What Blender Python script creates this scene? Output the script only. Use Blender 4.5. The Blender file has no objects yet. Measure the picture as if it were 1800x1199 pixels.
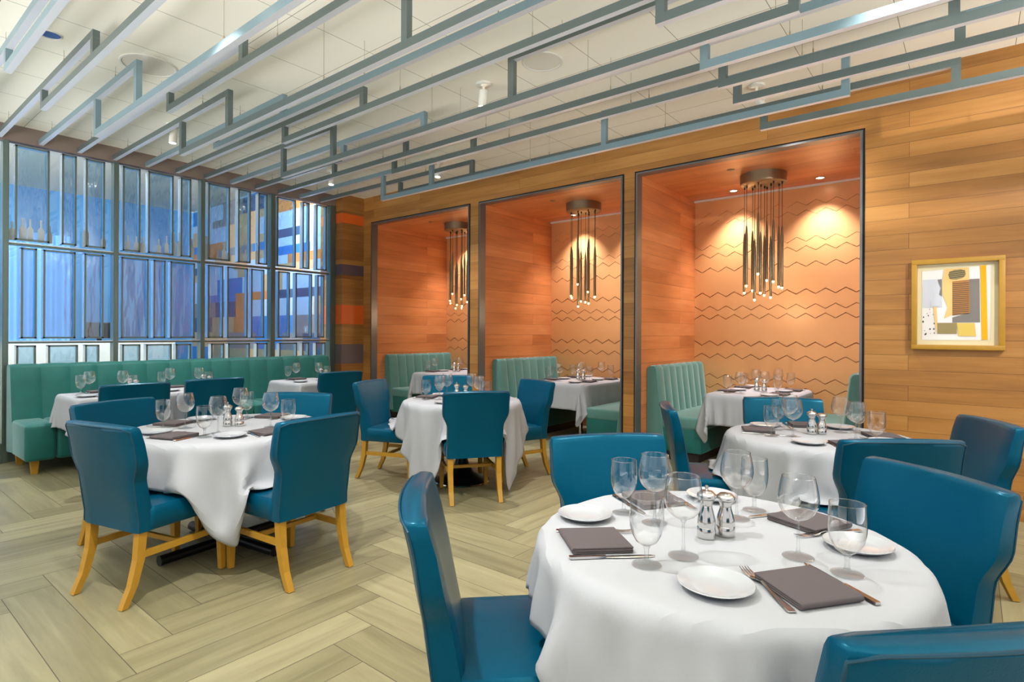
import bpy, bmesh, math, random
import numpy as np
from mathutils import Vector, Matrix
PI = math.pi
rnd = random.Random(7)
scn = bpy.context.scene
col = scn.collection

# ------------------------------------------------------------------ helpers
class MB:
    """collects geometry, links it as ONE mesh object"""
    def __init__(s): s.v = []; s.f = []; s.m = []; s.sm = []
    def add(s, vs, fs, mi=0, smooth=False):
        o = len(s.v); s.v += [tuple(v) for v in vs]
        for f in fs:
            s.f.append([i + o for i in f]); s.m.append(mi); s.sm.append(smooth)
        return s
    def box(s, x0, x1, y0, y1, z0, z1, mi=0):
        v = [(x, y, z) for z in (z0, z1) for y in (y0, y1) for x in (x0, x1)]
        f = [(0,2,3,1),(4,5,7,6),(0,1,5,4),(2,6,7,3),(0,4,6,2),(1,3,7,5)]
        return s.add(v, f, mi)
    def rbox(s, x0, x1, y0, y1, z0, z1, r=.01, seg=3, mi=0):
        bm = bmesh.new(); bmesh.ops.create_cube(bm, size=1)
        for v in bm.verts:
            v.co = Vector(((x0+x1)/2+v.co.x*(x1-x0), (y0+y1)/2+v.co.y*(y1-y0), (z0+z1)/2+v.co.z*(z1-z0)))
        bmesh.ops.bevel(bm, geom=bm.edges[:], offset=r, segments=seg, profile=.5, affect='EDGES')
        bm.verts.index_update()
        s.add([v.co[:] for v in bm.verts], [[v.index for v in f.verts] for f in bm.faces], mi, True)
        bm.free(); return s
    def lathe(s, prof, n=24, c=(0,0,0), mi=0, smooth=True, cap=True):
        vs = []; fs = []
        for r, z in prof:
            for k in range(n):
                a = 2*PI*k/n; vs.append((c[0]+r*math.cos(a), c[1]+r*math.sin(a), c[2]+z))
        for i in range(len(prof)-1):
            for k in range(n):
                k2 = (k+1) % n
                fs.append((i*n+k, i*n+k2, (i+1)*n+k2, (i+1)*n+k))
        if cap:
            if prof[0][0] > 1e-6: fs.append(tuple(range(n-1, -1, -1)))
            if prof[-1][0] > 1e-6: fs.append(tuple((len(prof)-1)*n+k for k in range(n)))
        return s.add(vs, fs, mi, smooth)
    def tube(s, pts, r, n=8, mi=0, closed=False, smooth=True):
        pts = [Vector(p) for p in pts]; N = len(pts)
        rr = r if isinstance(r, (list, tuple)) else [r]*N
        vs = []; fs = []; up = None
        for i, p in enumerate(pts):
            a = pts[(i-1) % N] if (closed or i) else p
            b = pts[(i+1) % N] if (closed or i < N-1) else p
            t = (b-a).normalized()
            if up is None:
                up = Vector((0,0,1)) if abs(t.z) < .9 else Vector((1,0,0))
            u = (up - t*up.dot(t)).normalized(); w = t.cross(u); up = u
            for k in range(n):
                q = 2*PI*k/n; vs.append(p + (u*math.cos(q)+w*math.sin(q))*rr[i])
        M = N if closed else N-1
        for i in range(M):
            j = (i+1) % N
            for k in range(n):
                k2 = (k+1) % n; fs.append((i*n+k, i*n+k2, j*n+k2, j*n+k))
        if not closed:
            fs.append(tuple(range(n-1,-1,-1))); fs.append(tuple((N-1)*n+k for k in range(n)))
        return s.add(vs, fs, mi, smooth)
    def loops(s, L, mi=0, smooth=True, cap=True):
        n = len(L[0]); vs = [p for l in L for p in l]; fs = []
        for i in range(len(L)-1):
            for k in range(n):
                k2 = (k+1) % n; fs.append((i*n+k, i*n+k2, (i+1)*n+k2, (i+1)*n+k))
        if cap:
            fs.append(tuple(range(n-1,-1,-1))); fs.append(tuple((len(L)-1)*n+k for k in range(n)))
        return s.add(vs, fs, mi, smooth)
    def grid(s, P, mi=0, smooth=True):
        a = len(P); b = len(P[0])
        vs = [p for row in P for p in row]
        fs = [(i*b+j, i*b+j+1, (i+1)*b+j+1, (i+1)*b+j) for i in range(a-1) for j in range(b-1)]
        return s.add(vs, fs, mi, smooth)
    def prism(s, poly, y0, y1, mi=0):
        """poly in (x,z), extruded along y"""
        n = len(poly)
        vs = [(x, y0, z) for x, z in poly] + [(x, y1, z) for x, z in poly]
        fs = [tuple(range(n)), tuple(range(2*n-1, n-1, -1))]
        fs += [(i, i+n, (i+1) % n+n, (i+1) % n) for i in range(n)]
        return s.add(vs, fs, mi)
    def xf(s, M):
        s.v = [tuple(M @ Vector(v)) for v in s.v]; return s
    def build(s, name, mat, parent=None, loc=None):
        me = bpy.data.meshes.new(name); me.from_pydata(s.v, [], s.f)
        mats = mat if isinstance(mat, (list, tuple)) else [mat]
        for m in mats: me.materials.append(m)
        me.polygons.foreach_set('material_index', s.m)
        me.polygons.foreach_set('use_smooth', s.sm)
        bm = bmesh.new(); bm.from_mesh(me); bmesh.ops.recalc_face_normals(bm, faces=bm.faces); bm.to_mesh(me); bm.free()
        if any(s.sm):
            me.set_sharp_from_angle(angle=math.radians(48))
        me.update()
        o = bpy.data.objects.new(name, me); col.objects.link(o)
        if parent: o.parent = parent
        if loc: o.location = loc
        return o
def tag(o, label=None, cat=None, group=None, kind=None):
    if label: o['label'] = label
    if cat: o['category'] = cat
    if group: o['group'] = group
    if kind: o['kind'] = kind
    return o
def empty(name, loc=(0,0,0), rz=0):
    o = bpy.data.objects.new(name, None); col.objects.link(o)
    o.location = loc; o.rotation_euler = (0,0,rz); o.empty_display_size = .05
    return o
def copy_tree(o, parent=None):
    c = o.copy(); col.objects.link(c)
    if parent: c.parent = parent
    for ch in list(o.children): copy_tree(ch, c)
    return c
def struct(mb, name, mat, parent=None):
    o = mb.build(name, mat, parent)
    if parent is None: o['kind'] = 'structure'
    return o

# ------------------------------------------------------------------ materials
def new(name):
    m = bpy.data.materials.new(name); m.use_nodes = True
    nt = m.node_tree; b = nt.nodes['Principled BSDF']
    return m, nt, b
def lin(c):
    return tuple(((x/255)/12.92 if x/255 <= .04045 else ((x/255+.055)/1.055)**2.4) for x in c)+(1,)
def N(nt, t, **k):
    n = nt.nodes.new(t)
    for a, v in k.items(): setattr(n, a, v)
    return n
def plain(name, c, rough=.5, metal=0, bump=0, bscale=60, sheen=0, coat=0, var=0, vscale=8, spec=.5, emit=None, es=0):
    m, nt, b = new(name)
    b.inputs['Base Color'].default_value = lin(c); b.inputs['Roughness'].default_value = rough
    b.inputs['Metallic'].default_value = metal; b.inputs['Specular IOR Level'].default_value = spec
    if sheen: b.inputs['Sheen Weight'].default_value = sheen; b.inputs['Sheen Roughness'].default_value = .35; b.inputs['Sheen Tint'].default_value = (.75,.95,.92,1)
    if coat: b.inputs['Coat Weight'].default_value = coat; b.inputs['Coat Roughness'].default_value = .25
    if emit: b.inputs['Emission Color'].default_value = lin(emit); b.inputs['Emission Strength'].default_value = es
    tc = N(nt, 'ShaderNodeTexCoord')
    if var:
        no = N(nt, 'ShaderNodeTexNoise'); no.inputs['Scale'].default_value = vscale; no.inputs['Detail'].default_value = 4
        nt.links.new(tc.outputs['Object'], no.inputs['Vector'])
        mx = N(nt, 'ShaderNodeHueSaturation'); mx.inputs['Color'].default_value = lin(c)
        mr = N(nt, 'ShaderNodeMapRange'); mr.inputs['To Min'].default_value = 1-var; mr.inputs['To Max'].default_value = 1+var
        nt.links.new(no.outputs['Fac'], mr.inputs['Value']); nt.links.new(mr.outputs['Result'], mx.inputs['Value'])
        nt.links.new(mx.outputs['Color'], b.inputs['Base Color'])
    if bump:
        no = N(nt, 'ShaderNodeTexNoise'); no.inputs['Scale'].default_value = bscale; no.inputs['Detail'].default_value = 3
        bp = N(nt, 'ShaderNodeBump'); bp.inputs['Strength'].default_value = bump; bp.inputs['Distance'].default_value = .004
        nt.links.new(tc.outputs['Object'], no.inputs['Vector'])
        nt.links.new(no.outputs['Fac'], bp.inputs['Height']); nt.links.new(bp.outputs['Normal'], b.inputs['Normal'])
    return m
def planks(name, ax, cols, row=.122, wid=2.1, rough=.42, off=(0,0), seam=.0012, sat=1.0):
    """horizontal boards; ax = which object axes run along / across the boards"""
    m, nt, b = new(name)
    tc = N(nt, 'ShaderNodeTexCoord'); sp = N(nt, 'ShaderNodeSeparateXYZ'); nt.links.new(tc.outputs['Object'], sp.inputs[0])
    cb = N(nt, 'ShaderNodeCombineXYZ')
    nt.links.new(sp.outputs[ax[0]], cb.inputs['X']); nt.links.new(sp.outputs[ax[1]], cb.inputs['Y'])
    mp = N(nt, 'ShaderNodeMapping'); mp.inputs['Location'].default_value = (off[0], off[1], 0); nt.links.new(cb.outputs[0], mp.inputs['Vector'])
    br = N(nt, 'ShaderNodeTexBrick'); br.offset = .37; br.offset_frequency = 2
    br.inputs['Color1'].default_value = (0,0,0,1); br.inputs['Color2'].default_value = (1,1,1,1); br.inputs['Mortar'].default_value = (.5,.5,.5,1)
    br.inputs['Scale'].default_value = 1; br.inputs['Brick Width'].default_value = wid; br.inputs['Row Height'].default_value = row
    br.inputs['Mortar Size'].default_value = seam; br.inputs['Mortar Smooth'].default_value = .1
    nt.links.new(mp.outputs[0], br.inputs['Vector'])
    # grain, shifted board by board
    mul = N(nt, 'ShaderNodeMath', operation='MULTIPLY'); mul.inputs[1].default_value = 37
    nt.links.new(br.outputs['Color'], mul.inputs[0])
    cz = N(nt, 'ShaderNodeCombineXYZ'); nt.links.new(mul.outputs[0], cz.inputs['Z'])
    ad = N(nt, 'ShaderNodeVectorMath', operation='ADD'); nt.links.new(mp.outputs[0], ad.inputs[0]); nt.links.new(cz.outputs[0], ad.inputs[1])
    sc = N(nt, 'ShaderNodeVectorMath', operation='MULTIPLY'); sc.inputs[1].default_value = (1.6, 26, 1); nt.links.new(ad.outputs[0], sc.inputs[0])
    n1 = N(nt, 'ShaderNodeTexNoise'); n1.inputs['Scale'].default_value = 1; n1.inputs['Detail'].default_value = 6; n1.inputs['Roughness'].default_value = .62; n1.inputs['Distortion'].default_value = .6
    nt.links.new(sc.outputs[0], n1.inputs['Vector'])
    sc2 = N(nt, 'ShaderNodeVectorMath', operation='MULTIPLY'); sc2.inputs[1].default_value = (.9, 3.4, 1); nt.links.new(ad.outputs[0], sc2.inputs[0])
    n2 = N(nt, 'ShaderNodeTexNoise'); n2.inputs['Scale'].default_value = 1.3; n2.inputs['Detail'].default_value = 2; nt.links.new(sc2.outputs[0], n2.inputs['Vector'])
    # weights: board tone .45, broad figure .35, fine grain .3
    a1 = N(nt, 'ShaderNodeMath', operation='MULTIPLY'); a1.inputs[1].default_value = .2; nt.links.new(br.outputs['Color'], a1.inputs[0])
    a2 = N(nt, 'ShaderNodeMath', operation='MULTIPLY_ADD'); a2.inputs[1].default_value = .5; nt.links.new(n2.outputs['Fac'], a2.inputs[0]); nt.links.new(a1.outputs[0], a2.inputs[2])
    a3 = N(nt, 'ShaderNodeMath', operation='MULTIPLY_ADD'); a3.inputs[1].default_value = .42; nt.links.new(n1.outputs['Fac'], a3.inputs[0]); nt.links.new(a2.outputs[0], a3.inputs[2])
    rp = N(nt, 'ShaderNodeValToRGB'); rp.color_ramp.elements[0].position = .25; rp.color_ramp.elements[1].position = .86
    rp.color_ramp.elements[0].color = lin(cols[0]); rp.color_ramp.elements[1].color = lin(cols[2])
    e = rp.color_ramp.elements.new(.56); e.color = lin(cols[1])
    nt.links.new(a3.outputs[0], rp.inputs['Fac'])
    mx = N(nt, 'ShaderNodeMixRGB'); mx.inputs['Color2'].default_value = lin(tuple(x*.72 for x in cols[0]))
    nt.links.new(br.outputs['Fac'], mx.inputs['Fac']); nt.links.new(rp.outputs['Color'], mx.inputs['Color1'])
    nt.links.new(mx.outputs['Color'], b.inputs['Base Color'])
    b.inputs['Roughness'].default_value = rough
    bp = N(nt, 'ShaderNodeBump'); bp.inputs['Strength'].default_value = .5; bp.inputs['Distance'].default_value = .003; bp.invert = True
    nt.links.new(br.outputs['Fac'], bp.inputs['Height']); nt.links.new(bp.outputs['Normal'], b.inputs['Normal'])
    return m
def glass_thin(name, base, edge, tint=(1,1,1), rough=.01, power=2.5, bump=0, bscale=(30,30,30)):
    m, nt, b = new(name); nt.nodes.remove(b)
    out = nt.nodes['Material Output']
    tr = N(nt, 'ShaderNodeBsdfTransparent'); tr.inputs['Color'].default_value = tint+(1,)
    gl = N(nt, 'ShaderNodeBsdfGlossy'); gl.inputs['Roughness'].default_value = rough
    lw = N(nt, 'ShaderNodeLayerWeight'); lw.inputs['Blend'].default_value = .5
    pw = N(nt, 'ShaderNodeMath', operation='POWER'); pw.inputs[1].default_value = power; nt.links.new(lw.outputs['Facing'], pw.inputs[0])
    mr = N(nt, 'ShaderNodeMath', operation='MULTIPLY_ADD'); mr.inputs[1].default_value = edge; mr.inputs[2].default_value = base; nt.links.new(pw.outputs[0], mr.inputs[0])
    mx = N(nt, 'ShaderNodeMixShader'); nt.links.new(mr.outputs[0], mx.inputs[0]); nt.links.new(tr.outputs[0], mx.inputs[1]); nt.links.new(gl.outputs[0], mx.inputs[2])
    nt.links.new(mx.outputs[0], out.inputs['Surface'])
    if bump:
        tc = N(nt, 'ShaderNodeTexCoord'); mp = N(nt, 'ShaderNodeMapping'); mp.inputs['Scale'].default_value = bscale
        no = N(nt, 'ShaderNodeTexNoise'); no.inputs['Scale'].default_value = 1; nt.links.new(tc.outputs['Object'], mp.inputs[0]); nt.links.new(mp.outputs[0], no.inputs['Vector'])
        bp = N(nt, 'ShaderNodeBump'); bp.inputs['Strength'].default_value = bump; bp.inputs['Distance'].default_value = .02
        nt.links.new(no.outputs['Fac'], bp.inputs['Height']); nt.links.new(bp.outputs['Normal'], gl.inputs['Normal'])
    return m
def glass_solid(name):
    m, nt, b = new(name); nt.nodes.remove(b); out = nt.nodes['Material Output']
    tr = N(nt, 'ShaderNodeBsdfTransparent'); tr.inputs['Color'].default_value = (.96,.97,.97,1)
    gl = N(nt, 'ShaderNodeBsdfGlass'); gl.inputs['IOR'].default_value = 1.45; gl.inputs['Roughness'].default_value = .0
    mx = N(nt, 'ShaderNodeMixShader'); mx.inputs[0].default_value = .22
    nt.links.new(tr.outputs[0], mx.inputs[1]); nt.links.new(gl.outputs[0], mx.inputs[2]); nt.links.new(mx.outputs[0], out.inputs['Surface'])
    return m
def tile_floor(name):
    m, nt, b = new(name)
    at = N(nt, 'ShaderNodeAttribute'); at.attribute_name = 'tone'
    uv = N(nt, 'ShaderNodeUVMap')
    sc = N(nt, 'ShaderNodeVectorMath', operation='MULTIPLY'); sc.inputs[1].default_value = (1.3, 15, 1); nt.links.new(uv.outputs[0], sc.inputs[0])
    n1 = N(nt, 'ShaderNodeTexNoise'); n1.inputs['Scale'].default_value = 1; n1.inputs['Detail'].default_value = 6; n1.inputs['Roughness'].default_value = .6; n1.inputs['Distortion'].default_value = .5
    nt.links.new(sc.outputs[0], n1.inputs['Vector'])
    a = N(nt, 'ShaderNodeMath', operation='MULTIPLY_ADD'); a.inputs[1].default_value = .75
    t = N(nt, 'ShaderNodeMath', operation='MULTIPLY'); t.inputs[1].default_value = .25; nt.links.new(at.outputs['Fac'], t.inputs[0])
    nt.links.new(n1.outputs['Fac'], a.inputs[0]); nt.links.new(t.outputs[0], a.inputs[2])
    rp = N(nt, 'ShaderNodeValToRGB'); rp.color_ramp.elements[0].position = .25; rp.color_ramp.elements[1].position = .8
    rp.color_ramp.elements[0].color = lin((112,106,78)); rp.color_ramp.elements[1].color = lin((164,157,122))
    nt.links.new(a.outputs[0], rp.inputs['Fac']); nt.links.new(rp.outputs['Color'], b.inputs['Base Color'])
    b.inputs['Roughness'].default_value = .38
    return m
def ceiling_mat(name):
    m, nt, b = new(name)
    tc = N(nt, 'ShaderNodeTexCoord'); sp = N(nt, 'ShaderNodeSeparateXYZ'); nt.links.new(tc.outputs['Object'], sp.inputs[0])
    outs = []
    for ax, o in (('X', -.40), ('Y', 2.03)):
        s = N(nt, 'ShaderNodeMath', operation='SUBTRACT'); s.inputs[1].default_value = o-.633*40; nt.links.new(sp.outputs[ax], s.inputs[0])
        d = N(nt, 'ShaderNodeMath', operation='DIVIDE'); d.inputs[1].default_value = .633; nt.links.new(s.outputs[0], d.inputs[0])
        f = N(nt, 'ShaderNodeMath', operation='FRACT'); nt.links.new(d.outputs[0], f.inputs[0])
        l = N(nt, 'ShaderNodeMath', operation='LESS_THAN'); l.inputs[1].default_value = .0062; nt.links.new(f.outputs[0], l.inputs[0]); outs.append(l)
    mxm = N(nt, 'ShaderNodeMath', operation='MAXIMUM'); nt.links.new(outs[0].outputs[0], mxm.inputs[0]); nt.links.new(outs[1].outputs[0], mxm.inputs[1])
    mx = N(nt, 'ShaderNodeMixRGB'); mx.inputs['Color1'].default_value = lin((250,246,230)); mx.inputs['Color2'].default_value = lin((120,114,98))
    nt.links.new(mxm.outputs[0], mx.inputs['Fac']); nt.links.new(mx.outputs[0], b.inputs['Base Color'])
    b.inputs['Roughness'].default_value = .6
    return m

M = {}
M['wood_front'] = planks('wood_front', ('X','Z'), wid=2.9, cols= [(118,77,34),(172,118,56),(196,146,80)], off=(.4,.03))
M['wood_pier'] = planks('wood_pier', ('Y','Z'), [(112,70,30),(160,108,52),(196,148,80)], row=.149, wid=1.7, off=(.3,.0555))
M['wood_side'] = planks('wood_side', ('Y','Z'), [(164,96,52),(206,130,76),(226,156,102)], row=.15, wid=1.9, off=(.2,.02))
M['wood_top'] = planks('wood_top', ('X','Y'), [(164,96,52),(206,130,76),(226,156,102)], row=.2, wid=2.3, rough=.33)
M['tile'] = plain('copper_tile', (222,164,108), rough=.34, metal=.1, var=.05, vscale=3)
M['leather'] = plain('teal_leather', (0,68,94), rough=.3, bump=.1, bscale=220, spec=.55, coat=.1)
M['leather'].node_tree.nodes['Principled BSDF'].inputs['Specular Tint'].default_value = (.06,.6,.9,1)
M['piping'] = plain('teal_piping', (0,62,84), rough=.4)
M['oak'] = plain('honey_oak', (178,132,38), rough=.42, var=.12, vscale=20)
M['glide'] = plain('black_glide', (22,22,22), rough=.5)
M['velvet'] = plain('green_velvet', (8,98,92), rough=.62, sheen=.55, var=.16, vscale=9, bump=.2, bscale=90)
M['velvet_soft'] = plain('sage_velvet', (84,132,126), rough=.62, sheen=1.0, var=.12, vscale=9, bump=.2, bscale=90)
M['linen'] = plain('white_linen', (170,173,179), rough=.8, bump=.06, bscale=400)
M['napkin'] = plain('brown_napkin', (88,80,82), rough=.85, bump=.15, bscale=500)
M['plate'] = plain('white_porcelain', (178,182,187), rough=.12, coat=.4)
M['steel'] = plain('polished_steel', (214,212,208), rough=.13, metal=1)
M['glass'] = glass_thin('glass_bowl', .085, 1.0, (.99,.993,.993), power=2.0)
M['stem'] = glass_solid('glass_stem')
M['alu'] = plain('brushed_aluminium', (220,222,228), rough=.4, metal=.35, spec=.5)  # baffle undersides only: bounce light from the floor put into the pale colour
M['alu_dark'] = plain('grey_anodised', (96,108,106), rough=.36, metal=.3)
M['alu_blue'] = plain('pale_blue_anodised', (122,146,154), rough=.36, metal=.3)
M['wire'] = plain('steel_wire', (170,160,130), rough=.4, metal=.6)
M['white_fix'] = plain('white_fixture', (226,224,214), rough=.45)
M['lens'] = plain('lamp_lens', (255,255,250), rough=.3, emit=(255,244,225), es=12)
M['ceiling'] = ceiling_mat('ceiling_panel')
M['fascia'] = plain('brown_fascia', (128,112,102), rough=.6, var=.05)
M['sage'] = plain('sage_metal', (112,128,122), rough=.3, metal=.7)
M['bright'] = plain('pale_anodised', (214,226,236), rough=.22, metal=.6)  # frame sides and ledges: reflected light put into the pale blue colour
M['pane'] = glass_thin('rippled_pane', .16, .5, (.72,.86,.95), rough=.08, bump=.5, bscale=(1,9,2.2))
M['clear'] = glass_thin('clear_pane', .06, .6, (.92,.96,.99))
M['etch'] = plain('etched_glass', (196,208,216), rough=.5)
M['bronze'] = plain('dark_bronze', (140,126,100), rough=.38, metal=.7)
M['tip'] = plain('lamp_tip', (255,220,160), rough=.4, emit=(255,206,130), es=14)
M['black'] = plain('black_metal', (20,22,26), rough=.3, metal=.3)
M['trim'] = plain('grey_trim', (122,124,124), rough=.35, metal=.7)
M['gap'] = plain('shadow_gap', (16,14,12), rough=.8)
M['dark'] = plain('dark_plinth', (36,26,22), rough=.6)
M['tile_floor'] = tile_floor('wood_look_tile')
M['grout'] = plain('dark_grout', (86,80,68), rough=.8)
M['wall'] = plain('warm_white_wall', (214,208,194), rough=.8)
M['blue_wall'] = plain('blue_wall', (76,146,196), rough=.6, var=.12, vscale=1.2)
M['pale_blue'] = plain('pale_blue_drape', (104,156,204), rough=.8)

# ------------------------------------------------------------------ setting
CEIL = 3.475; WALL = 5.535; BACK = 7.19; WX = -7.73
ALC = [(-7.313, -5.227), (-5.033, -2.954), (-2.784, -.725)]; ATOP = 3.055
X0, X1, Y0 = -13.0, 3.4, -2.2

# floor: herringbone of axis-aligned boards
fl = MB(); w = .2055; n = 6; ox, oy = -2.762, .816; g = .0016
tone = []; uvs = []
def plank(x0, x1, y0, y1, along_x):
    x0 = max(x0, X0); x1 = min(x1, X1); y0 = max(y0, Y0); y1 = min(y1, 7.3)
    if x1-x0 < .02 or y1-y0 < .02: return
    k = len(fl.f); fl.add([(x0+g,y0+g,0),(x1-g,y0+g,0),(x1-g,y1-g,0),(x0+g,y1-g,0)], [(0,1,2,3)], 0)
    tone.append(rnd.random()); a, b_ = rnd.random()*50, rnd.random()*50
    q = [(x0,y0),(x1,y0),(x1,y1),(x0,y1)]
    uvs.append([(a+p[0], b_+p[1]) if along_x else (a+p[1], b_+p[0]) for p in q])
for i in range(-55, 45):
    for m_ in range(-14, 14):
        xa = ox+i*w; ya = oy+(-i+2*n*m_)*w
        if xa+w > X0 and xa < X1 and ya+n*w > Y0 and ya < 7.3: plank(xa, xa+w, ya, ya+n*w, False)
        yb = oy+i*w; xb = ox+(n-i+2*n*m_)*w
        if yb+w > Y0 and yb < 7.3 and xb+n*w > X0 and xb < X1: plank(xb, xb+n*w, yb, yb+w, True)
nf = len(fl.f)
fl.box(X0, X1, Y0, 7.3, -.08, -.0012, 1)
o = struct(fl, 'floor', [M['tile_floor'], M['grout']])
me = o.data; at = me.attributes.new('tone', 'FLOAT', 'FACE'); uvl = me.uv_layers.new(name='UVMap')
for p in me.polygons:
    if p.index < nf:
        at.data[p.index].value = tone[p.index]
        ex = {}
        for q, u in zip(fl.f[p.index], uvs[p.index]): ex[q] = u
        for li in p.loop_indices: uvl.data[li].uv = ex[me.loops[li].vertex_index]

struct(MB().box(WX-.05, X1, Y0, WALL+.05, CEIL, CEIL+.1), 'ceiling', M['ceiling'])
# front wood wall with three openings
wl = MB()
xs = [-7.52, ALC[0][0], ALC[0][1], ALC[1][0], ALC[1][1], ALC[2][0], ALC[2][1], X1]
for k in range(0, 8, 2): wl.box(xs[k], xs[k+1], WALL, WALL+.1, 0, ATOP)
wl.box(-7.52, X1, WALL, WALL+.1, ATOP, CEIL)
struct(wl, 'wall_right', M['wood_front'])
# alcove linings
side = MB()
for a, b_ in ALC:
    side.box(a-.08, a, WALL+.1, BACK, 0, ATOP+.08); side.box(b_, b_+.08, WALL+.1, BACK, 0, ATOP+.08)
struct(side, 'wall_alcove', M['wood_side'])
top = MB()
for a, b_ in ALC: top.box(a, b_, WALL+.1, BACK, ATOP, ATOP+.08)
struct(top, 'ceiling_alcove', M['wood_top'])
# zigzag tiled back walls: courses overlap like shingles
ROWS = [3.20, 2.86, 2.755, 2.45, 2.345, 2.165, 1.853, 1.68, 1.573, 1.245, 1.085, .83, .71, .42, -.08]
GAP = [0,.004,.005,.006,.007,.009,.013,.010,.011,.014,.011,.010,.010,.010]
for k, (a, b_) in enumerate(ALC):
    t = MB(); t.box(a-.08, b_+.08, BACK, BACK+.06, 0, ATOP+.08)
    def zig(r_, x): # boundary line r_ between two courses, smooth saw of period .2
        u = (x-a)/.2+(r_ % 2)*.5; u -= math.floor(u); return ROWS[r_]+.029*(1-4*abs(u-.5))
    xs_ = [a]+[a+.1*q for q in range(1, int((b_-a)/.1)+1) if a+.1*q < b_-.004]+[b_]
    for r_ in range(len(ROWS)-1):
        gp = GAP[r_]
        tp = [(x, min(zig(r_, x)-gp, ATOP)) for x in xs_]; bt = [(x, max(zig(r_+1, x), 0)) for x in xs_]
        vs = []; fs = []
        for (x, z1), (_, z0) in zip(tp, bt): vs += [(x, BACK-.022, z1), (x, BACK-.022, z0), (x, BACK-.001, z0), (x, BACK-.001, z1)]
        for q in range(len(tp)-1):
            i = q*4; j = i+4
            fs += [(i, j, j+1, i+1), (i+1, j+1, j+2, i+2), (i+3, j+3, j, i)]
        t.add(vs, fs)
    struct(t, 'wall_alcove_back', M['tile'])
# opening trims: grey edge and black shadow gap
for k, (a, b_) in enumerate(ALC):
    t = MB()
    for (u0, u1, mi) in ((-.022, -.006, 1), (-.006, .012, 0)):
        y0 = WALL-.012 if mi == 0 else WALL-.003
        t.box(a+u0 if True else a, a+u1, y0, WALL+.1, 0, ATOP-u0, mi)
        t.box(b_-u1, b_-u0, y0, WALL+.1, 0, ATOP-u0, mi)
        t.box(a+u1, b_-u1, y0, WALL+.1, ATOP-u1, ATOP-u0, mi)
    struct(t, 'trim_%d' % (k+1), [M['trim'], M['gap']])
    t = MB(); t.box(a, b_, BACK-.05, BACK-.001, ATOP-.022, ATOP)
    struct(t, 'trim_%d' % (k+4), M['white_fix'])
# pier with coloured boards beside the window wall
pm = [M['wood_pier'], plain('orange_board', (226,104,36), .4), plain('plum_board', (92,76,86), .4), plain('slate_board', (104,92,92), .4)]
st = [(0,.0),(.869,3),(1.167,0),(1.479,1),(1.776,0),(2.237,2),(2.401,0),(3.04,1),(3.188,0),(CEIL,0)]
p = MB(); z = 0
for z0, z1, mi in ((0,.869,0),(.869,1.167,3),(1.167,1.479,0),(1.479,1.776,1),(1.776,2.237,0),(2.237,2.401,2),(2.401,3.04,0),(3.04,3.188,1),(3.188,CEIL,0)):
    p.box(-8.1, -7.52, 5.133, WALL+.1, z0+.001, z1-.001, mi)
struct(p, 'wall_pier', pm)
# fascia over the window
struct(MB().box(WX-.06, WX+.04, Y0, 5.133, 3.305, CEIL).box(WX-.06, WX-.05, Y0, 5.133, CEIL, 4.0), 'trim_7', M['fascia'])

# window wall -------------------------------------------------------
POST = [(1.235,1.283),(2.201,2.249),(3.153,3.202),(4.089,4.152),(5.039,5.13)]
fr = {'T':[[(1.332,1.615),(1.721,1.852),(1.934,2.116)],[(2.291,2.472),(2.553,2.832),(2.914,3.037)],[(3.244,3.52),(3.629,3.801),(3.908,4.039)],[(4.182,4.471),(4.58,4.691),(4.805,4.98)]],
'M':[[(1.382,1.512),(1.565,1.847),(1.925,2.107)],[(2.28,2.562),(2.614,2.746),(2.80,3.084)],[(3.244,3.438),(3.49,3.765),(3.812,3.998)],[(4.203,4.382),(4.471,4.738),(4.829,4.945)]],
'L':[[(1.346,1.508),(1.608,1.871),(1.935,2.069)],[(2.291,2.478),(2.538,2.819),(2.864,3.043)],[(3.286,3.453),(3.505,3.796),(3.892,4.047)],[(4.225,4.498),(4.58,4.691),(4.805,4.97)]]}
ROWZ = {'T':(2.285,3.30),'M':(1.262,2.24),'L':(.25,1.218)}
def bottle(cy, z0, h, r):
    pr = [(r,0),(r,.5*h),(r*.9,.56*h),(r*.33,.68*h),(r*.3,.95*h),(r*.36,.96*h),(r*.36,h)]
    return [(cy+a, z0+b_) for a, b_ in pr]+[(cy-a, z0+b_) for a, b_ in reversed(pr)]
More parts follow.
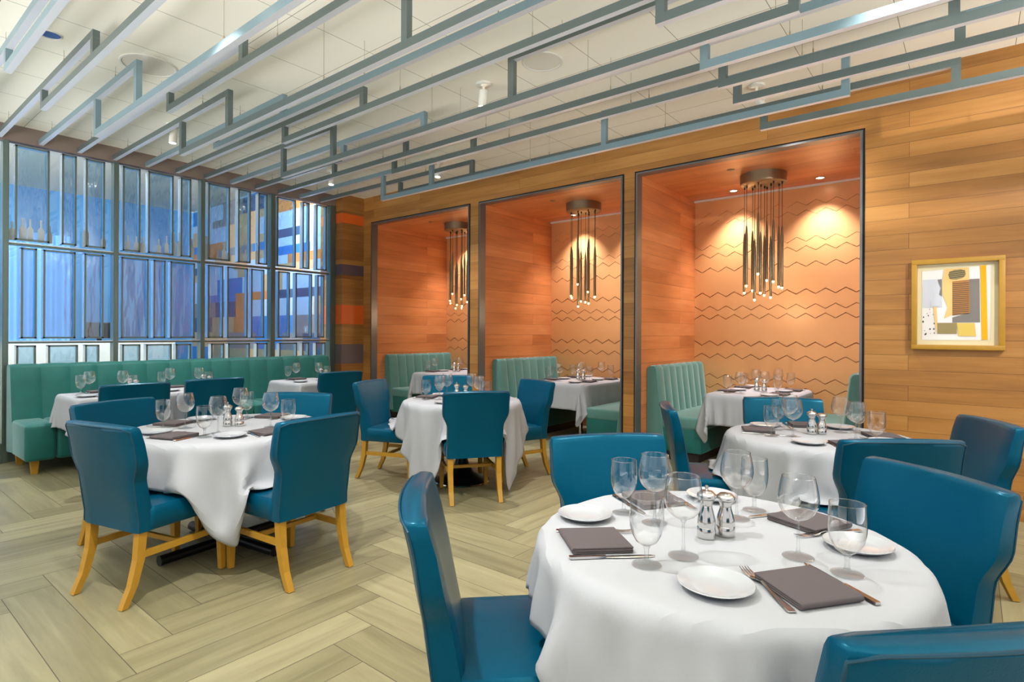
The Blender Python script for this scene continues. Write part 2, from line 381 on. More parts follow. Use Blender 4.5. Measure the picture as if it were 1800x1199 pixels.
for k in range(4):
    y0 = POST[k][1]; y1 = POST[k+1][0]
    wn = empty('window_%d' % (k+1), (0,0,0)); wn['kind'] = 'structure'
    cl = MB()
    for rk, (za, zb) in ROWZ.items(): cl.box(WX-.055, WX-.049, y0, y1, za, zb)
    cl.build('clear_pane', M['clear'], wn)
    for z_ in (2.263, 1.24):
        MB().box(WX-.06, WX+.015, y0, y1, z_-.022, z_-.004, 0).build('rail', M['sage'], wn)
        MB().box(WX-.06, WX+.03, y0, y1, z_-.004, z_+.006, 0).build('rail_ledge', M['bright'], wn)
    for rk, (za, zb) in ROWZ.items():
        for (a, b_) in fr[rk][k]:
            f = MB(); t_ = .018; s_ = .006
            z_a = za+.008; z_b = zb-.02
            f.box(WX-.05, WX+.03, a, a+s_, z_a, z_b, 1); f.box(WX-.05, WX+.03, b_-s_, b_, z_a, z_b, 1)
            f.box(WX-.05, WX+.03, a, b_, z_a, z_a+s_, 1); f.box(WX-.05, WX+.03, a, b_, z_b-s_, z_b, 1)
            for (p0, p1, q0, q1) in ((a, a+t_, z_a, z_b), (b_-t_, b_, z_a, z_b), (a, b_, z_a, z_a+t_), (a, b_, z_b-t_, z_b)):
                f.box(WX+.03, WX+.036, p0, p1, q0, q1, 0)
            fo = f.build('pane_frame', [M['sage'], M['bright']], wn)
            MB().box(WX-.006, WX-.001, a+s_, b_-s_, z_a+s_, z_b-s_).build('rippled_pane', M['pane'], fo)
    et = MB(); r2 = random.Random(k+3)
    for row, za in (('T', 2.29),):
        y = y0+.03
        while y < y1-.05 and k < 3:
            hh = r2.choice((.19,.24,.3)); rr = r2.uniform(.024,.032)
            if r2.random() < (.62 if k < 2 else .4):
                bp = bottle(y, za, hh, rr)
                et.add([(WX+.0005, a, b_) for a, b_ in bp], [tuple(range(len(bp)))])
            y += r2.uniform(.06,.09)
    if et.f: et.build('etched_bottle_motif', M['etch'], wn)  # flat pale bottle shapes set on the top panes
for k, (a, b_) in enumerate(POST):
    t = MB().box(WX-.07, WX+.045, a, b_, 0, 3.305, 0)
    t.box(WX-.02, WX+.052, a+.008, b_-.008, 0, 3.305, 0)
    struct(t, 'trim_%d' % (k+8), M['sage'])
struct(MB().box(WX-.07, WX+.02, 1.283, 5.039, 0, .25, 0), 'baseboard_window', M['sage'])
# end panel left of the first post
w5 = MB().box(WX-.06, WX-.05, Y0, 1.235, .2, 3.305, 0)
struct(w5, 'window_5', M['clear'])
struct(MB().box(WX-.07, WX+.06, Y0, 1.235, 0, .2, 0), 'baseboard_left', M['sage'])

# the passage seen through the glass --------------------------------
struct(MB().box(X0-.1, X0, Y0, 5.3, 0, 4.0), 'wall_far', M['blue_wall'])
struct(MB().box(X0, WX-.06, Y0, 5.3, 3.9, 4.0), 'ceiling_passage', M['wall'])
sw = MB(); r3 = random.Random(21)
cols = [plain('board_tan', (196,160,118), .45), plain('board_blue', (46,118,190), .4), plain('board_grey', (132,130,134), .45), plain('board_orange', (214,128,64), .45), plain('board_pale', (178,196,222), .45), plain('board_navy', (52,78,116), .45)]
z = 0
while z < 3.9:
    hh = r3.choice((.149,.149,.298)); x = -12.9
    while x < -8.1:
        ln = r3.uniform(.5, 1.6); x2 = min(x+ln, -8.1)
        mi = r3.choices(range(6), (5,4,3,1,3,2) if z < 2.3 else (6,1,3,1,5,1))[0]
        sw.box(x, x2, 5.133, 5.2, z, min(z+hh, 3.9), mi); x = x2
    z += hh
struct(sw, 'wall_passage', cols)
struct(MB().box(-10.9, -10.5, -1.0, 3.9, 0, 1.17), 'wall_low', M['wall'])
dr = MB(); P = []
for i in range(160):
    y = .6+i*.012; P.append([(-10.75+.035*math.sin(i*.55)+.02*math.sin(i*.21), y, z_) for z_ in (1.18, 2.8)])
tag(dr.grid(P).build('drape', M['pale_blue']), 'pale blue drape hanging in the passage behind the glass screen', 'curtain')
mon = empty('monitor', (-10.62, 2.85, 1.17)); tag(mon, 'dark monitor on the white counter beyond the glass screen', 'monitor')
MB().rbox(-.02,.02,-.2,.2,.07,.32,.008).build('screen', M['black'], mon)
MB().box(-.015,.015,-.03,.03,.012,.08).box(-.07,.07,-.1,.1,0,.012).build('stand', M['black'], mon)
sp_ = empty('light_switch', (-8.5, 5.133, 1.39)); tag(sp_, 'white switch plate on the striped board wall beyond the glass', 'switch')
MB().rbox(-.06,.06,-.008,0,-.06,.06,.003).build('plate', M['plate'], sp_)
MB().rbox(-.015,.015,-.013,-.008,-.03,.03,.002).build('rocker', M['white_fix'], sp_)
ou = empty('wall_outlet', (-7.52, 5.42, .62)); tag(ou, 'dark outlet plate low on the striped pier', 'outlet')
MB().rbox(0,.008,-.05,.05,-.07,.07,.003).build('plate', M['dark'], ou)
MB().box(.008,.012,-.018,.018,-.045,-.008).box(.008,.012,-.018,.018,.008,.045).build('socket', M['black'], ou)

# ------------------------------------------------------------------ ceiling baffles
HI, MI, LO = 3.32, 3.165, 3.01; BH, BD = .052, .042; XR = 2.6
BAF = {
 -1:([(HI,-7.69,-3.4),(MI,-4.5,XR)],[(-4.5,MI,HI),(-3.4,MI,HI)]),
 0:([(HI,-7.69,-3.95),(MI,-5.29,XR)],[(-5.29,MI,HI),(-3.95,MI,HI)]),
 1:([(HI,-7.69,-4.63),(MI,-5.95,XR)],[(-5.95,MI,HI),(-4.63,MI,HI)]),
 2:([(HI,-7.69,-4.88),(LO,-5.83,XR)],[(-5.83,LO,HI),(-4.88,LO,HI)]),
 3:([(HI,-7.69,-3.93),(MI,-5.19,XR)],[(-5.19,MI,HI),(-3.93,MI,HI)]),
 4:([(HI,-7.69,-4.87),(LO,-5.81,-.7),(HI,-2.62,XR)],[(-5.81,LO,HI),(-4.87,LO,HI),(-2.62,LO,HI),(-.7,LO,HI)]),
 5:([(HI,-7.69,-4.6),(MI,-5.87,XR)],[(-5.87,MI,HI),(-4.6,MI,HI)]),
 6:([(HI,-7.69,-3.94),(MI,-5.17,XR),(LO,-1.33,XR)],[(-5.17,MI,HI),(-3.94,MI,HI),(-1.33,LO,MI)]),
 7:([(HI,-7.69,-4.87),(LO,-5.79,-.7),(HI,-2.63,XR)],[(-5.79,LO,HI),(-4.87,LO,HI),(-2.63,LO,HI),(-.75,LO,HI)]),
 8:([(HI,-7.69,-3.94),(MI,-5.18,XR),(LO,-1.34,XR)],[(-5.18,MI,HI),(-3.94,MI,HI),(-1.34,LO,MI)]),
 9:([(HI,-7.69,-4.58),(MI,-5.85,-.06),(LO,-1.34,XR)],[(-5.85,MI,HI),(-4.58,MI,HI),(-1.34,LO,MI),(-.11,LO,MI)]),
 10:([(HI,-7.69,-3.94),(MI,-5.17,-.03),(LO,-1.35,XR)],[(-5.17,MI,HI),(-3.94,MI,HI),(-1.35,LO,MI),(-.09,LO,MI)]),
 11:([(HI,-7.69,-4.86),(LO,-5.79,-.67),(HI,-2.63,XR)],[(-5.79,LO,HI),(-4.91,LO,HI),(-2.63,LO,HI),(-.72,LO,HI)]),
 12:([(HI,-7.69,-4.53),(MI,-5.86,-.06),(LO,-1.35,XR)],[(-5.86,MI,HI),(-4.58,MI,HI),(-1.35,LO,MI),(-.12,LO,MI)])}
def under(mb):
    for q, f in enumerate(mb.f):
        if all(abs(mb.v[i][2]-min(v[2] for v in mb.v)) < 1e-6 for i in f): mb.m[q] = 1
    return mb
ORD = ['nearest','second','third','fourth','fifth','sixth','seventh','eighth','ninth','tenth','eleventh','twelfth','thirteenth','fourteenth']
for k in range(12, -2, -1):
    Y = 1.205+.333*(k-1)
    bars, legs = BAF[k]
    root = empty('ceiling_baffle', (0, Y, 0))
    nth = ORD[12-k]
    tag(root, ('stepped aluminium ceiling baffle nearest the wooden alcove wall' if k == 12 else 'stepped aluminium ceiling baffle, %s one counted from the wooden alcove wall' % nth), 'baffle', 'stepped ceiling baffles')
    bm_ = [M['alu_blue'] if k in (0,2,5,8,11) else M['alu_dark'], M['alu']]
    ends = {(x, z_) for x, lo, hi in legs for z_ in (lo, hi)}
    for z_, xa, xb in bars:
        xb2 = xb
        if xb < 1 and z_ != HI or xb < 1: # closes on a leg
            cand = [x for x, lo, hi in legs if abs(x-xb) < .09 and (lo == z_ or hi == z_)]
            if cand: xb2 = cand[0]+BH
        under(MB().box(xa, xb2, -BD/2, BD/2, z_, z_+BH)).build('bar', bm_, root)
    for x, lo, hi in legs:
        MB().box(x+.0005, x+BH-.0005, -BD/2+.0005, BD/2-.0005, lo+BH, hi).build('upright', bm_[0], root)
    for x in (-7.25, -5.35, -3.45, -2.17, -.9, .37):
        zt = max([z_ for z_, xa, xb in bars if xa <= x <= xb], default=None)
        if zt is None or (k < 3 and x > -2): continue
        MB().tube([(x,0,zt+BH),(x,0,CEIL)], .0016, 6).lathe([(.005,0),(.005,.03),(.002,.045)], 8, (x,0,zt+BH)).build('suspension_wire', M['wire'], root)

# ------------------------------------------------------------------ lamps on the ceiling
def aim(o, d):
    o.rotation_euler = Vector(d).to_track_quat('-Z', 'Y').to_euler()
def spot_fixture(x, y, target, label, watts, size=95, colr=(1,.975,.95), blend=.8, small=False):
    root = empty('ceiling_spotlight', (x, y, CEIL)); tag(root, label, 'spotlight', 'ceiling spotlights')
    MB().lathe([(.06,-.018),(.066,-.012),(.066,0)], 24).build('canopy', M['white_fix'], root)
    MB().tube([(0,0,-.018),(0,0,-.07)], .012, 10).build('stem', M['white_fix'], root)
    d = (Vector(target)-Vector((x,y,CEIL-.1))).normalized()
    q = d.to_track_quat('-Z','Y').to_matrix().to_4x4(); T = Matrix.Translation((0,0,-.07)) @ q
    MB().lathe([(.02,.02),(.034,.012),(.036,-.05),(.036,-.12),(.033,-.122)], 20, cap=False).lathe([(.034,-.06),(.0375,-.062),(.0375,-.072),(.034,-.074)], 20, cap=False).xf(T).build('lamp_head', M['white_fix'], root)
    MB().lathe([(.0001,-.117),(.032,-.117)], 20, cap=False).xf(T).build('lens', M['lens'], root)
    L = bpy.data.lights.new('spot_lamp', 'SPOT'); L.energy = watts*1.2; L.spot_size = math.radians(size); L.spot_blend = blend; L.color = colr; L.shadow_soft_size = .035
    lo = bpy.data.objects.new('spot_lamp', L); col.objects.link(lo); lo.parent = root
    lo.location = Vector((0,0,-.07))+d*.13; aim(lo, d)
    return root
SPOTS = [
 (-3.245,3.605,(-3.6,3.7,.75),'ceiling spotlight above the middle round table',110),
 (-6.381,2.343,(-6.4,2.2,.75),'ceiling spotlight close to the glass screen at left',120),
 (-1.44,5.075,(-.9,5.53,1.6),'ceiling spotlight beside the wooden wall, tilted right',70),
 (-5.176,4.912,(-5.0,4.6,.4),'ceiling spotlight hidden among baffles near the left alcove',100),
 (-6.551,4.308,(-6.3,4.0,.75),'ceiling spotlight near the striped pier',100),
 (-.75,2.35,(-.55,1.75,.75),'ceiling spotlight over the nearest round table',62),
 (-3.3,1.2,(-3.6,1.7,.75),'ceiling spotlight over the left round table',110),
 (-.2,3.45,(-.75,3.8,.75),'ceiling spotlight over the second right table',95),
 (-1.9,.6,(-1.9,1.1,0),'ceiling spotlight over the open floor',140),
 (1.6,2.8,(.1,5.5,1.5),'ceiling spotlight by the framed picture',150)]
for x, y, t, l, wt in SPOTS: spot_fixture(x, y, t, l, wt)
def disc(x, y, r, label, kind, mat):
    root = empty(kind, (x, y, CEIL)); tag(root, label, 'speaker' if 'speaker' in kind else 'downlight')
    MB().lathe([(r*.9,-.004),(r*.93,-.009),(r,-.006),(r,0)], 40, cap=False).build('rim', M['white_fix'], root)
    MB().lathe([(.0001,-.003),(r*.9,-.003)], 40, cap=False).build('grille' if 'speaker' in kind else 'lens', mat, root)
M['grille'] = plain('speaker_grille', (228,224,210), .7)
disc(-2.622,3.594,.16,'round ceiling speaker right of the hanging spotlight','ceiling_speaker',M['grille'])
disc(-5.119,1.699,.2,'round ceiling speaker above the left round table','ceiling_speaker',M['grille'])
disc(-5.75,3.95,.17,'round ceiling speaker behind the baffles near the pier','ceiling_speaker',M['grille'])
disc(-5.139,1.076,.07,'small blue-lensed round downlight in the left ceiling','recessed_downlight',plain('blue_lens',(40,90,160),.3))

# ------------------------------------------------------------------ alcove fittings
TUB = [(130,235,610,1040),(147,215,560,1000),(190,245,590,1015),(207,225,665,1105),(233,190,480,930),(251,208,615,1063),(278,230,630,1065),(296,245,515,940),(324,210,650,1098),(341,185,540,990),(382,220,572,1005),(403,195,585,1033)]
def chandelier(cx, label, seed):
    root = empty('pendant_chandelier', (cx, 6.4, ATOP)); tag(root, label, 'chandelier', 'pendant clusters in the alcoves')
    MB().lathe([(.0001,-.105),(.222,-.105),(.23,-.1),(.23,0)], 48, cap=False).build('canopy', M['bronze'], root)
    rr = random.Random(seed)
    for (x, yt, t0, t1) in TUB:
        pa = (x-267)/160*.215; pb = (yt-216)/33*.13+rr.uniform(-.02,.02)
        lx = pa*.965-pb*.263; ly = pa*.263+pb*.965
        q = math.hypot(lx, ly)
        if q > .215: lx *= .215/q; ly *= .215/q
        zt = 2.62-(t0-480)*.00143-ATOP+rr.uniform(-.03,.03)*(seed != 3); zb = zt-.625
        tb = MB().lathe([(.004,zt+.02),(.008,zt),(.0145,zt-.1),(.0145,zb),(.011,zb)], 14, (lx,ly,0), cap=False).build('pendant_tube', M['bronze'], root)
        MB().tube([(lx,ly,-.1),(lx,ly,zt+.02)], .0026, 6).lathe([(.008,-.13),(.008,-.1)], 10, (lx,ly,0)).build('cord', M['black'], tb)
        MB().lathe([(.0001,zb-.022),(.009,zb-.018),(.011,zb)], 12, (lx,ly,0), cap=False).build('lamp_tip', M['tip'], tb)
    L = bpy.data.lights.new('cluster_glow', 'POINT'); L.energy = 3; L.color = (1,.78,.52); L.shadow_soft_size = .12
    lo = bpy.data.objects.new('cluster_glow', L); col.objects.link(lo); lo.parent = root; lo.location = (0,0,1.62-ATOP)
def downlight(x, y, label, watts):
    root = empty('recessed_downlight', (x, y, ATOP)); tag(root, label, 'downlight', 'recessed alcove downlights')
    MB().lathe([(.038,-.002),(.045,-.006),(.055,-.004),(.055,0)], 28, cap=False).build('rim', M['steel'], root)
    MB().lathe([(.0001,-.0015),(.038,-.0015)], 24, cap=False).build('lens', M['lens'], root)
    L = bpy.data.lights.new('downlight_lamp', 'SPOT'); L.energy = watts; L.spot_size = math.radians(92); L.spot_blend = .9; L.color = (1,.94,.95); L.shadow_soft_size = .03
    lo = bpy.data.objects.new('downlight_lamp', L); col.objects.link(lo); lo.parent = root; lo.location = (0,0,-.02)
    aim(lo, (0,.1,-1))
AN = ['left', 'middle', 'right']
for k, (a, b_) in enumerate(ALC):
    cx = (a+b_)/2
    chandelier(cx+.01, 'cluster of slim dark pendant tubes in the %s alcove' % AN[k], k+1)
    for s, nm in ((-.46,'left'),(.46,'right')):
        downlight(cx+s, 6.9, 'small recessed downlight at %s of the %s alcove ceiling' % (nm, AN[k]), 78)
    root = empty('ceiling_sensor', (cx-.2, 6.0, ATOP)); tag(root, 'dark round sprinkler cap in the %s alcove ceiling' % AN[k], 'sprinkler')
    MB().lathe([(.0001,-.006),(.035,-.005),(.04,0)], 24, cap=False).build('cap', M['bronze'], root)

def flute_back(y0, y1, nf_, z0, z1, xb, thick, lean, bulge, sgn=1):
    """channel-tufted upright pad: rear face at xb, channels face +x*sgn"""
    mb = MB(); L = []; ys = []
    m_ = 8
    for f_ in range(nf_):
        for j in range(m_):
            ys.append((y0+(y1-y0)*(f_+j/m_)/nf_, math.sqrt(max(0, 1-(2*j/m_-1)**2))))
    ys.append((y1, 0))
    prof = [(0, z0), (.25, z0+.0), (1, z0+.02)]
    prof += [(1, z0+.02+(z1-z0-.06)*i/6) for i in range(1, 7)]
    prof += [(.93, z1-.015), (.75, z1), (.35, z1), (.12, z1-.012), (0, z1-.05)]
    P = []
    for y, bu in ys:
        row = []
        for u, z_ in prof:
            t_ = (z_-z0)/(z1-z0)
            x = u*(thick+(1-t_)*lean) + (bu*bulge if u > .5 else 0)
            row.append((xb+sgn*x, y, z_+(bu*.006 if u > .2 and t_ > .9 else 0)))
        P.append(row)
    n_ = len(prof)
    mb.grid(P)
    mb.add(P[0], [tuple(range(n_))]); mb.add(P[-1], [tuple(range(n_))])
    return mb
def bench(a_or_b, sgn, label):
    root = empty('booth_bench', (a_or_b+sgn*.005, 0, 0)); tag(root, label, 'bench', 'channel-back benches in the alcoves')
    y0, y1 = 5.79, 7.165
    flute_back(y0, y1, 8, .12, 1.0, 0, .1, .1, .022, sgn).build('backrest', M['velvet_soft'], root)
    xa, xb = sorted((sgn*.14, sgn*.62))
    MB().rbox(xa, xb, y0+.005, y1, .34, .475, .03).build('seat', M['velvet_soft'], root)
    xa, xb = sorted((sgn*.15, sgn*.6))
    MB().rbox(xa, xb, y0+.012, y1, .1, .36, .012).build('base', M['velvet'], root)
    xa, xb = sorted((sgn*.03, sgn*.56))
    MB().box(xa, xb, y0+.05, y1, 0, .12).build('plinth', M['dark'], root)
for k, (a, b_) in enumerate(ALC):
    bench(a, 1, 'green velvet channel-back bench on the left side of the %s alcove' % AN[k])
    bench(b_, -1, 'green velvet channel-back bench on the right side of the %s alcove' % AN[k])
# banquette along the glass screen
bq = empty('banquette', (-7.56, 0, 0)); tag(bq, 'long green velvet channel-back banquette along the glass screen', 'banquette')
flute_back(1.25, 4.84, 15, .14, 1.01, 0, .15, .14, .022).build('backrest', M['velvet'], bq)
for f_ in range(15):
    ya = 1.25+3.59*f_/15
    MB().rbox(.2, .78, ya+.001, ya+3.59/15-.001, .13, .475, .035, 4).build('seat_cushion', M['velvet'], bq)
for x in (.06, .67):
    for y in (1.34, 2.5, 3.6, 4.72):
        MB().loops([[(x-.022,y-.022,0),(x+.022,y-.022,0),(x+.022,y+.022,0),(x-.022,y+.022,0)],[(x-.035,y-.035,.15),(x+.035,y-.035,.15),(x+.035,y+.035,.15),(x-.035,y+.035,.15)]], smooth=False).build('leg', M['oak'], bq)

# framed picture ----------------------------------------------------
pc = empty('framed_picture', (-.097, WALL, 1.59)); tag(pc, 'oak framed abstract collage on the wooden wall', 'picture')
W2, H2, fw, fd = .281, .349, .036, .06
f = MB()
f.rbox(-W2, W2, -fd, -.002, H2-fw, H2, .003).rbox(-W2, W2, -fd, -.002, -H2, -H2+fw, .003)
f.rbox(-W2, -W2+fw, -fd, -.002, -H2+fw-.002, H2-fw+.002, .003).rbox(W2-fw, W2, -fd, -.002, -H2+fw-.002, H2-fw+.002, .003)
f.build('frame', M['oak'], pc)
MB().box(-W2+fw, W2-fw, -.012, -.004, -H2+fw, H2-fw).build('mat_board', plain('cream_mat', (226,216,178), .8), pc)
ac = [plain('art_white',(236,234,232),.8), plain('art_peach',(240,196,128),.8), plain('art_brown',(176,124,66),.8), plain('art_grey',(128,122,118),.8), plain('art_yellow',(240,176,10),.8), plain('art_olive',(150,134,90),.8), plain('art_gold',(222,192,96),.8), plain('art_mist',(206,210,220),.8), plain('art_ink',(70,64,62),.8)]
A = MB()
def U(cx, cz): return ((cx-582)/406*(W2-0)*.985, -(cz-570)/410*H2*1.0)
def patch(pts, mi, d):
    q = [U(*p) for p in pts]; A.add([(x, -.0125-d, z) for x, z in q], [tuple(range(len(q)))], mi)
patch([(265,262),(875,235),(868,890),(268,895)], 0, .002)
patch([(272,340),(450,338),(452,600),(272,600)], 7, .003)
patch([(690,350),(780,350),(786,735),(545,735),(545,690),(690,650)], 3, .004)
patch([(470,250),(690,245),(695,355),(545,365),(545,665),(470,700),(500,600),(450,460),(455,340)], 1, .005)
patch([(543,365),(692,358),(700,650),(640,662),(545,672)], 2, .006)
for q in range(17):
    zz = 385+q*17; patch([(545,zz),(690,zz-6),(690,zz-1),(545,zz+5)], 8, .007)
patch([(505+0,305),(520,275),(560,262),(620,258),(655,275),(662,305),(640,335),(580,350),(525,345)], 5, .007)
for q in range(4): patch([(512,280+q*17),(655,268+q*17),(655,273+q*17),(512,285+q*17)], 8, .008)
patch([(785,235),(835,233),(852,888),(800,888)], 4, .005)
patch([(410,738),(585,738),(585,838),(410,838)], 5, .005)
patch([(585,740),(740,740),(752,858),(600,858)], 6, .006)
patch([(370,590),(400,588),(410,735),(400,838)], 1, .005)
patch([(350,530),(410,528),(430,580),(350,590)], 7, .006)
patch([(412,345),(448,340),(450,500),(425,480),(440,420)], 3, .006)
r4 = random.Random(5)
for q in range(16):
    cx, cz = r4.uniform(275,385), r4.uniform(610,860); s = r4.uniform(3,10)
    patch([(cx-s,cz),(cx,cz-s*1.5),(cx+s*.8,cz-s*.2),(cx+s*.3,cz+s)], 8, .004)
A.build('artwork', ac, pc)

# ------------------------------------------------------------------ dining chair
def chair_proto():
    root = empty('dining_chair')
    H, zb = .885, .355
    def sect(z_):
        t_ = (z_-zb)/(H-zb); s_ = min(max((z_-.60)/.12, 0), 1); s_ = s_*s_*(3-2*s_)
        hw = .228+.042*s_-(.004 if t_ > .97 else 0)
        th = .095-.03*t_
        yb = -.255-.10*max(0, (z_-.42)/(H-.42))**1.15     # rear face
        cv = .028*min(max((z_-.5)/.3, 0), 1)               # concave wrap
        pts = []; n_ = 12; r_ = .016
        for i in range(n_+1):
            u = -1+2*i/n_; pts.append((u*(hw-r_*.3 if abs(u) == 1 else hw-.0), yb+cv*u*u+(r_*.5 if abs(u) == 1 else 0), z_))
        pts.append((hw, yb+cv+th*.5, z_))
        for i in range(n_, -1, -1):
            u = -1+2*i/n_; pts.append((u*(hw-.004 if abs(u) == 1 else hw), yb+cv*u*u+th-(r_*.6 if abs(u) == 1 else 0)+.01*(1-u*u), z_))
        pts.append((-hw, yb+cv+th*.5, z_))
        return pts
    zs = [zb, zb+.006, .42, .48, .54, .59, .62, .645, .67, .695, .72, .76, .80, .84, .865, .878]
    L = [sect(z_) for z_ in zs]
    def inset(l, f_, z_):
        c = Vector((0, sum(p[1] for p in l)/len(l), 0))
        return [(p[0]*(1-f_*.04), c.y+(p[1]-c.y)*(1-f_), z_+.006*(1-(p[0]/.27)**2)) for p in l]
    last = L[-1]
    L.append(inset(last, .18, .884)); L.append(inset(last, .55, .8875)); 
    bk = MB().loops(L).build('backrest', M['leather'], root)
    # piping around the rear face
    pts = []
    for z_ in zs[1:-1]: q = sect(z_)[0]; pts.append((q[0], q[1]-.001, z_))
    q = sect(.878); mid = [(p[0], p[1]-.0005, .879+.006*(1-(p[0]/.27)**2)) for p in q[1:12]]
    pts += mid
    for z_ in reversed(zs[1:-1]): q = sect(z_)[12]; pts.append((q[0], q[1]-.001, z_))
    MB().tube(pts, .0035, 6).build('piping', M['piping'], bk)
    # seat
    s = MB(); L = []
    def ring(hx, ya, yb, z_, cr):
        P = []; 
        for (cx, cy, a0) in ((hx-cr, yb-cr, 0), (-hx+cr, yb-cr, 90), (-hx+cr, ya+cr, 180), (hx-cr, ya+cr, 270)):
            for i in range(5):
                a = math.radians(a0+90*i/4); P.append((cx+cr*math.cos(a), cy+cr*math.sin(a), z_))
        return P
    for hx, ya, yb, z_, cr in ((.225,-.2,.262,.355,.02),(.233,-.2,.27,.362,.025),(.237,-.2,.276,.42,.028),(.236,-.2,.276,.455,.03),(.226,-.2,.266,.474,.035),(.18,-.18,.22,.482,.04),(.06,-.06,.1,.486,.03)):
        L.append(ring(hx, ya, yb, z_, cr))
    s.loops(L).build('seat', M['leather'], root)
    # legs
    for sx in (-1, 1):
        for rear in (1, 0):
            x = sx*.197; 
            if rear: path = [(.355,-.222,.021),(.22,-.232,.02),(.1,-.262,.018),(0,-.305,.016)]
            else: path = [(.355,.232,.021),(.2,.234,.019),(0,.238,.014)]
            L = []
            for z_, y, r_ in reversed(path):
                L.append([(x-r_,y-r_,z_+.004*(z_ == 0)),(x+r_,y-r_,z_+.004*(z_ == 0)),(x+r_,y+r_,z_+.004*(z_ == 0)),(x-r_,y+r_,z_+.004*(z_ == 0))])
            lg = MB().loops(L, smooth=False).build('leg', M['oak'], root)
            q = path[-1]; MB().lathe([(.011,0),(.011,.004)], 10, (x,q[1],0)).build('glide', M['glide'], lg)
        xx = sx*.197
        MB().box(xx-.009, xx+.009, -.218, .22, .222, .254).build('stretcher', M['oak'], root)
    MB().box(-.19, .19, -.02, -.002, .225, .25).build('stretcher', M['oak'], root)
    return root
CH = chair_proto(); used = []
def place_chair(T, f, label, group):
    f = Vector((f[0], f[1], 0)).normalized(); c = Vector((T[0], T[1], 0))+f*.315
    o = CH if not used else copy_tree(CH); used.append(o)
    o.location = c; o.rotation_euler = (0, 0, math.atan2(-f.x, f.y))
    o['label'] = label; o['category'] = 'chair'; o['group'] = group
    return c, f

# ------------------------------------------------------------------ tables
TAB = {'A':((-.588,1.70),.535), 'B':((-.715,3.83),.535), 'C':((-3.63,3.76),.54), 'D':((-3.68,1.70),.61)}
CHS = {
 'A':[((-1.25,1.10),(.70,.71),'teal leather dining chair at near left of the nearest round table, seat showing'),
      ((-1.305,2.30),(.761,-.648),'teal dining chair facing the camera behind the nearest round table, left of the mills'),
      ((-.09,2.40),(-.643,-.765),'large bright teal dining chair at the right side of the nearest round table'),
      ((.04,1.16),(-.72,.69),'teal dining chair cut off by the lower right corner of the frame')],
 'B':[((-1.55,3.51),(.88,.47),'dining chair seen edge-on between the two right-hand round tables and right alcove'),
      ((-1.09,4.49),(.45,-.89),'dining chair facing forward behind the second right table, before the alcove table'),
      ((-.23,3.02),(-.61,.79),'dark-backed dining chair turned away, between the two right-hand round tables'),
      ((.09,4.045),(-.89,-.455),'dining chair at the far right against the wooden wall below the picture')],
 'C':[((-4.52,3.385),(.93,.37),'dining chair seen sideways at the left of the middle round table'),
      ((-3.03,3.31),(-.813,.582),'dark-backed dining chair turned away at the front of the middle round table'),
      ((-3.33,4.54),(-.32,-.95),'bright blue dining chair at the right of the middle round table'),
      ((-4.445,4.375),(.68,-.73),'dining chair facing forward at the back of the middle round table')],
 'D':[((-3.38,.90),(-.25,.97),'dining chair at near left turned away, front left round table, both rear legs showing'),
      ((-2.76,1.77),(-.995,-.1),'dining chair turned away at the right of the front left round table'),
      ((-4.44,1.27),(.95,.3),'bright blue dining chair at far left of the front left round table'),
      ((-4.0,2.36),(.54,-.84),'dining chair facing forward at the back of the front left round table')]}
GRP = {'A':'chairs at the nearest round table','B':'chairs at the second right round table','C':'chairs at the middle round table','D':'chairs at the front left round table'}
seats = {}
for k, lst in CHS.items(): seats[k] = [place_chair(T, f, l, GRP[k]) for T, f, l in lst]
ECH = [((-5.73,1.815),(-.99,.1),'dark-backed dining chair at the left of the three banquette tables'),
       ((-5.785,2.52),(-.99,.1),'dark-backed dining chair at the middle of the three banquette tables'),
       ((-5.76,3.94),(-.99,.12),'dark-backed dining chair at the right banquette table near the striped pier')]
for T, f, l in ECH: place_chair(T, f, l, 'chairs at the banquette tables')
ETB = [(-6.48,1.80),(-6.48,2.50),(-6.48,3.93)]; EHX, EHY = .37, .32
AHX, AHY = .40, .585; AY = 6.37

